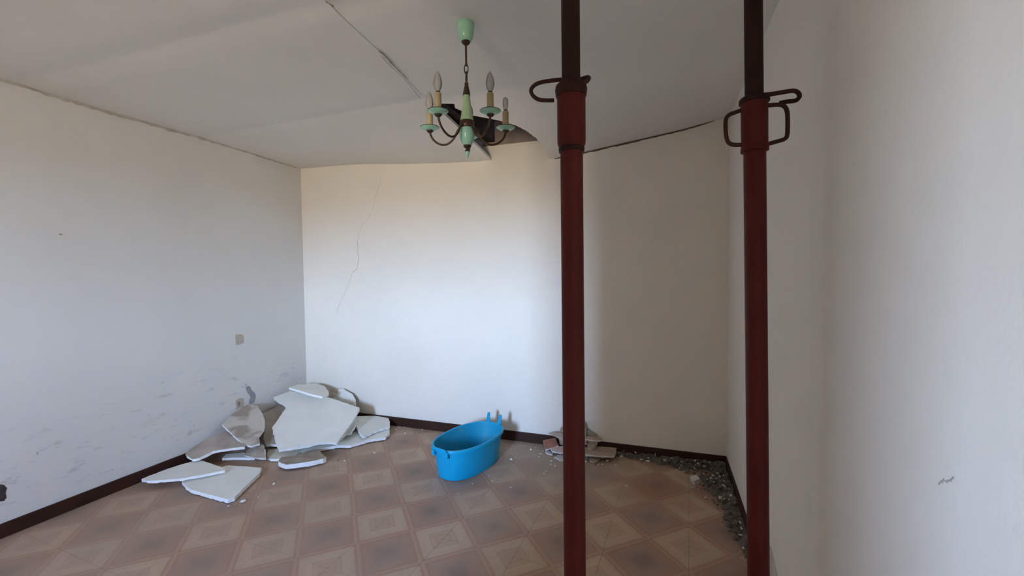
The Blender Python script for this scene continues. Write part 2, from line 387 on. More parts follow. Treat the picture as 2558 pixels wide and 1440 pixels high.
def panel(side, y0, y1, nx=40, ny=48):
    bm = bmesh.new(); T = .022; rows = []
    ys = [y0 + (y1 - y0) * k / ny for k in range(ny + 1)]
    if side == 'R' and y1 > 3: ys = sorted(set([y for y in ys if all(abs(y - h[0]) > .004 for h in hole_t)] + [h[0] for h in hole_t] + [hole_t[0][0] - .004] + [hole_t[0][0] + (hole_t[-1][0] - hole_t[0][0]) * k / 40 for k in range(41)]))
    for y in ys:
        s_ = interp(seam_t, y)
        if side == 'L': a, b = XL, s_ - .0004
        else:
            a, b = s_ + .0004, XR
            if y >= hole_t[0][0]: a = interp(hole_t, min(y, hole_t[-1][0])) + random.uniform(-.004, .004)
        rows.append([(a + (b - a) * k / nx, y) for k in range(nx + 1)])
    off = -.008 if side == 'L' else 0
    V = [[bm.verts.new((x, y, zs(x, y, side) + off)) for x, y in r] for r in rows]
    U = [[bm.verts.new((x, y, zs(x, y, side) + off + T)) for x, y in r] for r in rows]
    n, m = len(V), nx + 1
    for i in range(n - 1):
        for k in range(m - 1):
            bm.faces.new((V[i][k], V[i][k + 1], V[i + 1][k + 1], V[i + 1][k])); bm.faces.new((U[i][k], U[i + 1][k], U[i + 1][k + 1], U[i][k + 1]))
        bm.faces.new((V[i][0], V[i + 1][0], U[i + 1][0], U[i][0])); bm.faces.new((V[i][-1], U[i][-1], U[i + 1][-1], V[i + 1][-1]))
    for k in range(m - 1):
        bm.faces.new((V[0][k], U[0][k], U[0][k + 1], V[0][k + 1])); bm.faces.new((V[-1][k], V[-1][k + 1], U[-1][k + 1], U[-1][k]))
    o = obj('ceiling_panel', bm, M['ceil'], cl); shade_auto(o, 30); return o
for side in 'LR':
    for y0, y1 in ((YF, -.6), (-.6, .43), (.43, 1.466), (1.466, 2.5), (2.5, YB)): panel(side, y0, y1)
obj('ceiling_joist', box((2.02, 2.62, 2.62), (2.115, YB + .04, 2.80)), M['timber'], cl)
obj('ceiling_joist', box((2.03, 2.52, 2.63), (3.9, 2.60, 2.80)), M['timber'], cl)
def ribbon(pts, wd, nrm, off=.0015):
    P = smooth_path(pts, 5); bm = bmesh.new(); N_ = Vector(nrm); prev = None
    for i, p in enumerate(P):
        tg = (P[min(i + 1, len(P) - 1)] - P[max(i - 1, 0)]).normalized(); s = tg.cross(N_).normalized()
        ww = wd * random.uniform(.4, 1.15) * (.25 if i in (0, len(P) - 1) else 1)
        j = s * random.uniform(-1, 1) * wd * .5
        row = [bm.verts.new(p + j + s * ww + N_ * .0003), bm.verts.new(p + j + N_ * off), bm.verts.new(p + j - s * ww + N_ * .0003)]
        if prev: bm.faces.new((prev[0], prev[1], row[1], row[0])); bm.faces.new((prev[1], prev[2], row[2], row[1]))
        prev = row
    return bm
for k, cp in enumerate([[[2.1963, 1.4675, 2.6], [2.2017, 1.4821, 2.6], [2.206, 1.5052, 2.6]], [[2.1601, 1.8712, 2.6], [2.1573, 1.9152, 2.6], [2.145, 1.9851, 2.6], [2.1378, 2.0397, 2.6]], [[2.1378, 2.0397, 2.6], [2.1282, 2.1117, 2.6], [2.117, 2.1961, 2.6]], [[2.1398, 1.9088, 2.6], [2.1172, 2.0248, 2.6], [2.1092, 2.1282, 2.6], [2.0823, 2.2693, 2.6], [2.0392, 2.4641, 2.6]]]):
    bmr = ribbon([(x, y, z - .004) for x, y, z in cp], (.006, .0065, .003, .0012)[k], (0, 0, -1), .002)
    obj('ceiling_crack', bmr, M['ccrack'], cl)
def rag(pts, w0, nrm, down, m, parent):  # ragged strip on the wall, its colour standing for shade below the ceiling
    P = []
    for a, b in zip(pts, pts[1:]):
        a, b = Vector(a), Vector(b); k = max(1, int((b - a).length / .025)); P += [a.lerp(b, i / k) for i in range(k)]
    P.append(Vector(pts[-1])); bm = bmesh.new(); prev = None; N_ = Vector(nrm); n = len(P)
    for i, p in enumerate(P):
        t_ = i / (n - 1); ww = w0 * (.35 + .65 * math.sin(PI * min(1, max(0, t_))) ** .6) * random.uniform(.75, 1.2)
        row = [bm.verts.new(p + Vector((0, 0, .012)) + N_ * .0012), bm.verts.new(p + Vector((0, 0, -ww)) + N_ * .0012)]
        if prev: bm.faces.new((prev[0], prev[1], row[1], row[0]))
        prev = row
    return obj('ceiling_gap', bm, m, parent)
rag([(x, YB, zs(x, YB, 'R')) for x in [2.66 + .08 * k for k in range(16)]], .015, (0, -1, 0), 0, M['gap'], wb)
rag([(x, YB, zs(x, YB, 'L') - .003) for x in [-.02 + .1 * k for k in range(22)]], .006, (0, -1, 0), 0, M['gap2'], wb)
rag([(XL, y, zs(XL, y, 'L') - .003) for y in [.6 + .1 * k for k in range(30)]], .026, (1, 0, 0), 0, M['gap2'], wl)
CW = [[0.9622, 3.53, 2.3954], [0.9209, 3.53, 2.2879], [0.8849, 3.53, 2.2095], [0.8642, 3.53, 2.1194], [0.8191, 3.53, 2.0353], [0.7496, 3.53, 1.9772], [0.6973, 3.53, 1.8917], [0.672, 3.53, 1.7994], [0.6671, 3.53, 1.7164], [0.671, 3.53, 1.6331], [0.6554, 3.53, 1.529], [0.5971, 3.53, 1.4877], [0.5694, 3.53, 1.4143], [0.5149, 3.53, 1.3086], [0.4532, 3.53, 1.2017], [0.3837, 3.53, 1.072]]
obj('wall_crack', ribbon(CW[7:12], .0016, (0, -1, 0)), M['crack'], wb)
obj('wall_crack', ribbon(CW[3:8], .0016, (0, -1, 0)), M['crack2'], wb)
obj('wall_crack', ribbon(CW[:4], .003, (0, -1, 0)), M['crack2'], wb)
obj('wall_crack', ribbon(CW[11:], .003, (0, -1, 0)), M['crack2'], wb)
def patch(name, pts, m, parent, axis=0, h=.0018):
    bm = bmesh.new(); P = [Vector(p) for p in pts]; n = len(P); D = []
    for i in range(n):
        for s in range(3):
            q = P[i].lerp(P[(i + 1) % n], s / 3); D.append(q + Vector((0, random.uniform(-.002, .002), random.uniform(-.002, .002))))
    c = sum(D, Vector()) / len(D)
    a = [bm.verts.new((XL - .001, q.y, q.z)) for q in D]; b = [bm.verts.new((XL + h, q.y, q.z)) for q in [c.lerp(q, .93) for q in D]]
    bm.faces.new(b)
    for i in range(len(D)): bm.faces.new((a[i], a[(i + 1) % len(D)], b[(i + 1) % len(D)], b[i]))
    return obj(name, bm, m, parent)
patch('filled_socket', [[0.0, 2.7466, 0.951], [0.0, 2.7875, 0.9535], [0.0, 2.8184, 0.9472], [0.0, 2.8316, 0.9246], [0.0, 2.8275, 0.867], [0.0, 2.791, 0.8569], [0.0, 2.7468, 0.861]], M['scar'], wl)
patch('filled_socket', [[0.0, 2.7282, 0.3728], [0.0, 2.7578, 0.3866], [0.0, 2.8107, 0.3767], [0.0, 2.81, 0.2905], [0.0, 2.7647, 0.285], [0.0, 2.7323, 0.2951]], M['scar'], wl)
patch('socket_hole', [[-0.0, 2.7637, 0.3592], [0.0, 2.7771, 0.3489], [0.0, 2.7656, 0.3137], [0.0, 2.7488, 0.322], [0.0, 2.7464, 0.3515]], M['brown'], wl, h=.003)
patch('filler_streak', [[0.0, 2.8336, 0.4695], [0.0, 2.8622, 0.4719], [0.0, 2.8796, 0.4542], [0.0, 2.8896, 0.4252], [0.0, 2.9181, 0.4009], [0.0, 2.9315, 0.3571], [0.0, 2.9226, 0.3129], [0.0, 2.8962, 0.2973], [0.0, 2.8566, 0.3045], [0.0, 2.8613, 0.3373], [0.0, 2.8764, 0.3561], [0.0, 2.87, 0.381], [0.0, 2.8459, 0.4139], [0.0, 2.8314, 0.4472]], M['streak'], wl)
patch('filler_streak', [[0.0, 2.8139, 0.5122], [0.0, 2.8311, 0.4994], [0.0, 2.841, 0.4774], [0.0, 2.8306, 0.4865]], M['streak'], wl)
patch('broken_socket', [[0.0, 1.2986, 0.3123], [0.0, 1.3209, 0.2969], [0.0, 1.3309, 0.2737], [0.0, 1.3223, 0.2459], [-0.0, 1.326, 0.2166], [-0.0, 1.3164, 0.2034], [0.0, 1.2954, 0.21]], M['hole'], wl)
patch('nail_mark', [[0.0, 1.6064, 1.7392], [0.0, 1.6195, 1.7452], [0.0, 1.6304, 1.7387], [0.0, 1.619, 1.7328]], M['streak'], wl)

rb = ribbon([(XR, .945, 1.098), (XR, .930, 1.112), (XR, .918, 1.116), (XR, .902, 1.131)], .003, (-1, 0, 0), .0006); obj('wall_scratch', rb, M['gap2'], wr)
bm = bmesh.new(); SM = [(2.30, .085), (2.10, .085), (1.96, .10), (1.98, .15), (2.00, .185), (2.03, .205), (2.06, .215), (2.09, .232), (2.125, .250), (2.15, .245), (2.2, .20), (2.26, .15)]
bm.faces.new([bm.verts.new((XR - .0012, y, z_)) for y, z_ in SM]); obj('flaked_patch', bm, M['flaked'], wr)
# ---------------------------------------------------------------- steel props
def prop(data, label, hook_pts, nut_top, nut_bot, upper_rad=.0245, handles=None):
    b, tp = Vector(data['base']), Vector(data['top']); zl = data['z']
    ax = (tp - b).normalized()
    root = empty('steel_prop', b); tag(root, label, 'prop', 'adjustable steel props')
    q = Vector((0, 0, 1)).rotation_difference(ax)
    root.rotation_mode = 'QUATERNION'; root.rotation_quaternion = q
    inv = q.inverted()
    loc = lambda p: inv @ (Vector(p) - b)
    L = lambda z: (z - b.z) / ax.z
    zt, zb = L(zl[nut_top]), L(zl[nut_bot])
    o = obj('outer_tube', lathe([(.030, .006), (.030, zb - .002)], 40), M['redsteel'], root); shade_auto(o)
    o = obj('inner_tube', lathe([(upper_rad, zb - .25), (upper_rad, L(2.6) - .022)], 40), M['darksteel'], root); shade_auto(o)
    return root, loc, L, zl
ZC = 2.598
def finish_prop(root, topz):
    bm = bmesh.new(); add_box(bm, (-.07, -.07, 0), (.07, .07, .007)); o = obj('base_plate', bm, M['redsteel'], root, bevel=.002)
    bm = bmesh.new(); add_box(bm, (-.06, -.06, topz - .028), (.06, .06, topz - .021)); obj('head_plate', bm, M['darksteel'], root, bevel=.002)
PLD = {'base': [3.2843, 1.1513, 0.0], 'top': [3.2757, 1.1513, 2.6], 'z': {'190': 1.9946, '205': 1.979, '215': 1.9686, '225': 1.9582, '240': 1.9425, '245': 1.9373, '258': 1.9237, '262': 1.9195, '285': 1.8955, '345': 1.8325, '350': 1.8272, '355': 1.822, '360': 1.8167, '362': 1.8146, '372': 1.8041, '380': 1.7956}, 'hook': [[3.3113, 1.1513, 1.9687], [3.3155, 1.1513, 1.9804], [3.305, 1.1513, 1.9924], [3.2763, 1.1513, 1.999], [3.2493, 1.1513, 2.0022], [3.2108, 1.1513, 2.0051], [3.1828, 1.1513, 2.0042], [3.1657, 1.1513, 1.9982], [3.1576, 1.1513, 1.9866], [3.1632, 1.1513, 1.9718], [3.1768, 1.1513, 1.9601], [3.1937, 1.1513, 1.9545], [3.2227, 1.1513, 1.9504]]}
PRD = {'base': [3.7972, 1.4579, 0.0], 'top': [3.751, 1.4579, 2.6], 'z': {'190': 2.0458, '205': 2.0285, '215': 2.0169, '225': 2.0053, '240': 1.9879, '245': 1.9821, '258': 1.967, '262': 1.9624, '285': 1.9356, '345': 1.8656, '350': 1.8598, '355': 1.8539, '360': 1.8481, '362': 1.8458, '372': 1.8341, '380': 1.8247}, 'hook': [[3.7825, 1.4579, 1.9874], [3.8029, 1.4579, 1.9867], [3.8381, 1.4579, 1.9883], [3.8629, 1.4579, 1.988], [3.8786, 1.4579, 1.9823], [3.8816, 1.4579, 1.9762], [3.8739, 1.4579, 1.9717], [3.8532, 1.4579, 1.9725], [3.8344, 1.4579, 1.9707]], 'h1': [[3.7361, 1.4579, 1.9545], [3.7128, 1.4579, 1.9482], [3.6957, 1.4579, 1.9422], [3.6872, 1.4579, 1.9303], [3.6864, 1.4579, 1.9019], [3.69, 1.4579, 1.8718], [3.6988, 1.4579, 1.8566], [3.716, 1.4579, 1.8512], [3.7373, 1.4579, 1.85]], 'h2': [[3.8003, 1.4579, 1.9573], [3.8206, 1.4579, 1.9556], [3.8367, 1.4579, 1.9511], [3.8459, 1.4579, 1.9362], [3.8483, 1.4579, 1.9075], [3.8479, 1.4579, 1.8677], [3.8421, 1.4579, 1.8558], [3.8261, 1.4579, 1.8507], [3.8018, 1.4579, 1.8453]]}
root, loc, L, zl = prop(PLD, 'red steel prop with plain collar standing between tub and rubble heap, left of the two', None, '215', '372')
z = lambda k: L(zl[k])
o = obj('collar', lathe([(.031, z('372')), (.0365, z('362') - .001), (.0375, z('355')), (.0375, z('245')), (.037, z('240'))], 40), M['collar'], root); shade_auto(o, 25)
bm = lathe([(.030, z('240') - .004), (.040, z('240') - .002), (.0425, z('225')), (.040, z('215')), (.030, z('205') - .002), (.0255, z('205'))], 40); o = obj('collar_ring', bm, M['collar2'], root); shade_auto(o, 50)
o = obj('thread', lathe([(.0335, z('380')), (.0345, z('372')), (.0325, z('372') + .003), (.0345, z('372') + .006), (.033, z('362'))], 40), M['darksteel'], root); shade_auto(o, 20)
hp = [loc(p) for p in PLD['hook']]
zp = z('215') + .002
back = [Vector((.030, .0, zp)), Vector((.040, .008, zp + .004))] 
pts = [Vector((-.036, 0, zp - .002)), Vector((-.02, 0, zp)), Vector((.026, 0, zp + .001))] + [Vector((.040, .002, zp + .004)), Vector((.0455, .010, zp + .014)), Vector((.040, .022, zp + .0235)), Vector((.020, .032, zp + .0255)), Vector((-.004, .034, zp + .0235))]
hk = hp[4:]
pts += [Vector((-.022, .034, zp + .0225))] + [Vector((h.x, .032, h.z)) for h in hk]
obj('pin_hook', tube(smooth_path(pts, 5), .0055, 12), M['rod'], root, smooth=True)
finish_prop(root, L(2.598))

root, loc, L, zl = prop(PRD, 'red steel prop with two loop handles on its collar, beside the right wall', None, '245', '372', .0248)
z = lambda k: L(zl[k])
o = obj('collar', lathe([(.031, z('380')), (.0372, z('380') + .002), (.0375, z('372') + .002), (.0355, z('362')), (.036, z('262')), (.037, z('258')), (.0365, z('245'))], 40), M['collar'], root); shade_auto(o, 25)
o = obj('collar_ring', lathe([(.032, z('258')), (.0405, z('258') + .002), (.0405, z('245') - .002), (.036, z('245') + .002), (.0255, z('240'))], 40), M['darksteel'], root); shade_auto(o, 50)
hd = []
for key, sgn in (('h1', -1), ('h2', 1)):
    pp = [loc(p) for p in PRD[key]]
    pp[0] = pp[0].lerp(Vector((0, 0, pp[0].z)), .12); pp[-1] = pp[-1].lerp(Vector((0, 0, pp[-1].z)), .12)
    obj('loop_handle', tube(smooth_path(pp, 5), .006, 12), M['rod'], root, smooth=True)
hp = [loc(p) for p in PRD['hook']]
zz = hp[0].z
pts = [Vector((-.034, .0, zz - .012)), Vector((-.028, 0, zz - .009)), Vector((.0, 0, zz - .006))]
for i, h in enumerate(hp): pts.append(Vector((h.x, [0, 0, .0, .0, .015, .028, .036, .038, .038][i] - .004, h.z)))
obj('pin_hook', tube(smooth_path(pts, 5), .0062, 12), M['rod'], root, smooth=True)
finish_prop(root, L(2.598))

# ---------------------------------------------------------------- chandelier
CH = {'xy': [2.6677, 1.8104], 'z': {'57': 2.6, '75': 2.5684, '95': 2.5333, '104': 2.5175, '112': 2.5034, '120': 2.4893, '165': 2.4099, '170': 2.401, '185': 2.3744, '210': 2.3301, '205': 2.339, '238': 2.2803, '303': 2.1642, '311': 2.1499, '322': 2.1302, '340': 2.0979, '365': 2.053, '372': 2.0404, '380': 2.0259, '397': 1.9953, '280': 2.2054}, 'az': 2.0054}
cx, cy = CH['xy']; Z = CH['z']; zc = lambda k: Z[str(k)]
ch = empty('chandelier', (cx, cy, 2.592)); tag(ch, 'mint green and brass five arm chandelier hanging from the ceiling on a chain', 'chandelier')
up = lambda k: zc(k) - 2.592
def lpart(name, prof, m, parent=ch, n=32, loc=(0, 0, 0), deg=35):
    o = obj(name, lathe(prof, n), m, parent, loc); shade_auto(o, deg); return o
c0, c1_ = 0.008, up(104)
lpart('canopy', [(.0, c0), (.036, c0), (.0385, c0 - .004), (.0385, c0 - .014), (.036, -.035), (.031, -.058), (.025, c1_ + .004), (.018, c1_), (0, c1_)], M['mint'])
lpart('canopy_cap', [(.0195, c1_ + .003), (.0185, c1_ - .006), (.012, up(112) + .002), (.006, up(112) - .003), (0, up(112) - .003)], M['bronze'])
lpart('stem_rod', [(.0048, up(112)), (.0048, up(165)), (0, up(165))], M['bronze'], n=16)
def link(z0, z1, ang, wd=.009, r=.0024):
    P = []; h = (z0 - z1) / 2; m = (z0 + z1) / 2
    for i in range(28):
        a = 2 * PI * i / 28; P.append((wd * math.cos(a) * math.cos(ang), wd * math.cos(a) * math.sin(ang), m + h * math.sin(a)))
    return tube(P, r, 8, True)
for z0, z1, a, wd, r in ((up(165) + .008, up(185), .3, .0085, .0024), (up(185) + .010, up(205) - .018, 1.75 - PI / 2 + CH['az'], .0135, .0030)):
    obj('chain_link', link(z0, z1, a, wd, r), M['bronze'], ch, smooth=True)
obj('chain_link', link(up(205) - .004, up(210) - .006, .3, .007, .0024), M['bronze'], ch, smooth=True)
b0, b1, b2, b3 = up(238), up(303), up(322), up(365)
lpart('top_cap', [(0, up(205) - .008), (.004, up(205) - .010), (.007, up(210) - .004), (.010, up(210) - .012), (.0155, b0 + .012), (.0175, b0 - .002), (0, b0 - .002)], M['bronze'])
lpart('upper_body', [(0, b0), (.0145, b0), (.018, b0 - .03), (.0235, b1 + .045), (.0285, b1 + .012), (.0285, b1), (0, b1)], M['mint2'])
lpart('body_band', [(0, b1 + .001), (.029, b1 + .001), (.0325, b1 - .004), (.0335, (b1 + b2) / 2), (.0325, b2 + .004), (.029, b2 - .001), (0, b2 - .001)], M['brass'])
lpart('lower_body', [(0, b2), (.033, b2), (.0355, b2 - .012), (.034, b2 - .034), (.027, b3 + .018), (.019, b3 + .002), (0, b3)], M['mint'])
lpart('finial_neck', [(0, b3 + .002), (.0175, b3 + .002), (.0175, b3 - .005), (.009, b3 - .011), (.0065, b3 - .016), (.0115, b3 - .022), (.0125, b3 - .026), (0, b3 - .027)], M['bronze'])
lpart('finial', [(0, b3 - .026), (.0105, b3 - .027), (.0105, b3 - .033), (.006, b3 - .046), (.0035, b3 - .053), (0, b3 - .056)], M['mint'])
zb_ = (b1 + b2) / 2
RA = .186
az0 = CH['az'] + PI           # from the lamp towards the camera
flame = [(0, 0), (.009, 0), (.0105, .004), (.0145, .014), (.0180, .027), (.0185, .036), (.0160, .052), (.0110, .067), (.0055, .078), (.0015, .084), (0, .0845)]
small = [(0, 0), (.008, 0), (.0095, .004), (.0115, .012), (.0135, .028), (.0135, .042), (.011, .052), (.006, .058), (0, .060)]
for k, deg in enumerate((-40, 32, 104, 176, 248)):
    a = az0 - math.radians(deg) * -1
    arm_path = [(.026, 0, zb_ - .002), (.046, 0, zb_ - .022), (.062, 0, zb_ - .050), (.086, 0, zb_ - .072), (.114, 0, zb_ - .080), (.145, 0, zb_ - .071), (.170, 0, zb_ - .050), (.182, 0, zb_ - .028), (RA, 0, zb_ - .012)]
    arm = obj('arm', tube(smooth_path(arm_path, 5), .0048, 12), M['brass'], ch, smooth=True, rot=(0, 0, a))
    L0 = (RA, 0, zb_ - .006)
    lpart('cup', [(0, -.012), (.007, -.012), (.013, -.008), (.016, -.003), (.0165, .001), (0, .001)], M['bronze'], arm, 24, L0)
    lpart('drip_pan', [(0, -.002), (.016, -.001), (.030, .004), (.041, .0105), (.0435, .0125), (.0425, .0145), (.029, .009), (.012, .005), (0, .005)], M['mint'], arm, 36, L0, 60)
    obj('pan_rim', tube([(RA + .0432 * math.cos(q * PI / 18), .0432 * math.sin(q * PI / 18), L0[2] + .0135) for q in range(36)], .0014, 6, True), M['bronze'], arm, smooth=True)
    lpart('candle_collar', [(0, .004), (.0165, .004), (.0175, .010), (.0165, .022), (.0155, .024), (0, .024)], M['brass'], arm, 24, L0)
    lpart('candle_sleeve', [(0, .022), (.0148, .022), (.0145, .084), (.0130, .087), (.0, .087)], M['candle'], arm, 24, L0)
    lpart('bulb_cap', [(0, .085), (.0092, .085), (.0092, .094), (0, .094)], M['bronze'], arm, 20, L0)
    lpart('bulb', small if k == 2 else flame, M['bulb'], arm, 24, (RA, 0, L0[2] + .093), 60)

# ---------------------------------------------------------------- blue tub
def tub():
    root = empty('laundry_tub', TUB_LOC); root.rotation_euler = (0, 0, TUB_ROT)
    tag(root, 'bright blue oval plastic tub with broken handle stubs, standing on the tiled floor', 'tub')
    n = 72; H_ = TUB_H
    def oval(a, b, z, k=2.35):
        out = []
        for i in range(n):
            q = 2 * PI * i / n; c_, s_ = math.cos(q), math.sin(q)
            out.append((a * math.copysign(abs(c_) ** (2 / k), c_), b * math.copysign(abs(s_) ** (2 / k), s_), z))
        return out
    A, Bq = TUB_A, TUB_B; a0, b0_ = TUB_A0, TUB_B0
    def shell(prof):
        bm = bmesh.new(); rings = [[bm.verts.new(p) for p in oval(*q)] for q in prof]
        for P, Q in zip(rings, rings[1:]):
            for i in range(n): bm.faces.new((P[i], P[(i + 1) % n], Q[(i + 1) % n], Q[i]))
        return bm, rings
    lerp = lambda s: (a0 + (A - a0) * s, b0_ + (Bq - b0_) * s)
    prof = [(a0 - .03, b0_ - .03, .004), (a0 - .012, b0_ - .012, 0.0), (a0 - .003, b0_ - .003, .004), (a0, b0_, .012)] + [(*lerp(s), .012 + (H_ - .012) * s) for s in (.25, .5, .75, .9, .97)]
    bm, rg = shell(prof); bm.faces.new(rg[0])
    # outer wall, then a rolled rim and the inner wall
    o = obj('body', bm, M['blue'], root); shade_auto(o, 40)
    w_ = .004
    prof = [(*lerp(.93), H_ * .93), (A + .004, Bq + .004, H_ * .915), (A + .012, Bq + .012, H_ * .915), (A + .0135, Bq + .0135, H_ - .004), (A + .009, Bq + .009, H_ + .002), (A - .001, Bq - .001, H_ + .002), (A - .005, Bq - .005, H_ - .006)]
    bm, rg = shell(prof); o = obj('rim', bm, M['blue'], root); shade_auto(o, 50)
    ins = [(A - .005, Bq - .005, H_ - .005)] + [(lerp(s)[0] - w_, lerp(s)[1] - w_, .014 + (H_ - .014) * s) for s in (.9, .75, .5, .25, .06)] + [(a0 - .02, b0_ - .02, .012), (a0 - .06, b0_ - .055, .009)]
    bm, rg = shell(ins); bm.faces.new(rg[-1]); o = obj('inner_wall', bm, M['bluein'], root); shade_auto(o, 50)
    # grip at the near end: a raised bar on two lugs hanging over the rim
    xe = -A - .012; y_ = .062
    bm = bmesh.new()
    P = [(xe + .010, -y_, H_ - .020), (xe - .006, -y_, H_ - .002), (xe - .010, -y_ * .8, H_ + .009), (xe - .012, 0, H_ + .012), (xe - .010, y_ * .8, H_ + .009), (xe - .006, y_, H_ - .002), (xe + .010, y_, H_ - .020)]
    add_tube(bm, smooth_path(P, 5), .0075, 12); obj('grip', bm, M['blue'], root, smooth=True)
    for s in (-1, 1):
        bm = box((xe - .006, s * y_ - .011, H_ - .050), (xe + .014, s * y_ + .011, H_ - .004)); obj('grip_lug', bm, M['blue'], root, bevel=.004)
    # the far grip has snapped off: two upright stubs
    xe = A + .004
    for s in (-1, 1):
        bm = bmesh.new()
        prof = [(.010, 0, H_ - .055), (.000, 0, H_ - .01), (.006, s * .002, H_ + .03), (.014, s * .004, H_ + .062), (.018, s * .004, H_ + .072)]
        wv_ = [(.007, .020), (.008, .020), (.0055, .014), (.005, .012), (.002, .010)]; prev = None
        for (px, py, pz), (hx, hy) in zip(prof, wv_):
            ring = [bm.verts.new((xe + px + sx_ * hx, s * STUB_Y + py + sy_ * hy, pz)) for sx_, sy_ in ((-1, -1), (1, -1), (1, 1), (-1, 1))]
            if prev:
                for i in range(4): bm.faces.new((prev[i], prev[(i + 1) % 4], ring[(i + 1) % 4], ring[i]))
            else: bm.faces.new(ring)
            prev = ring
        bm.faces.new(prev); obj('handle_stub', bm, M['blue'], root, bevel=.002)
    return root
TUB_LOC = (2.115, 2.965, 0.0); TUB_ROT = math.radians(76); TUB_H = .232
TUB_A, TUB_B, TUB_A0, TUB_B0 = .316, .190, .286, .163
STUB_Y = .055
tub()

# ---------------------------------------------------------------- plaster slabs and rubble
def slab(name, rec, jag, grp, cat, face, edge, seg=.022):
    c, n_ = Vector(rec['c']), Vector(rec['n']).normalized(); th = rec['th']
    q = Vector((0, 0, 1)).rotation_difference(n_); inv = q.inverted()
    P = [inv @ Vector(p) for p in rec['pts']]; D = []
    for i in range(len(P)):
        a, b = P[i], P[(i + 1) % len(P)]; k = max(1, int((b - a).length / seg))
        tn = (b - a).normalized(); nn = Vector((tn.y, -tn.x, 0))
        for s in range(k):
            r = a.lerp(b, s / k)
            if s: r = r + nn * random.uniform(-jag, jag)
            D.append((r.x, r.y))
    bm = bmesh.new()
    cxy = Vector((sum(p[0] for p in D) / len(D), sum(p[1] for p in D) / len(D)))
    top = [bm.verts.new((x, y, random.uniform(-.0006, .0006))) for x, y in D]
    mid = [bm.verts.new((x + random.uniform(-jag, jag) * .6, y + random.uniform(-jag, jag) * .6, -th * random.uniform(.35, .65))) for x, y in D]
    bot = [bm.verts.new((x + random.uniform(-jag, jag), y + random.uniform(-jag, jag), -th * random.uniform(.92, 1.0))) for x, y in D]
    N = len(D)
    f = bm.faces.new(top); f.material_index = 0
    f = bm.faces.new(bot[::-1]); f.material_index = 0
    for A, B in ((top, mid), (mid, bot)):
        for i in range(N):
            f = bm.faces.new((A[i], B[i], B[(i + 1) % N], A[(i + 1) % N])); f.material_index = 1
    bmesh.ops.triangulate(bm, faces=[g_ for g_ in bm.faces if len(g_.verts) > 4])
    o = obj(name, bm, [face, edge], None, c); o.rotation_mode = 'QUATERNION'; o.rotation_quaternion = q
    tag(o, rec['label'], cat, grp); return o
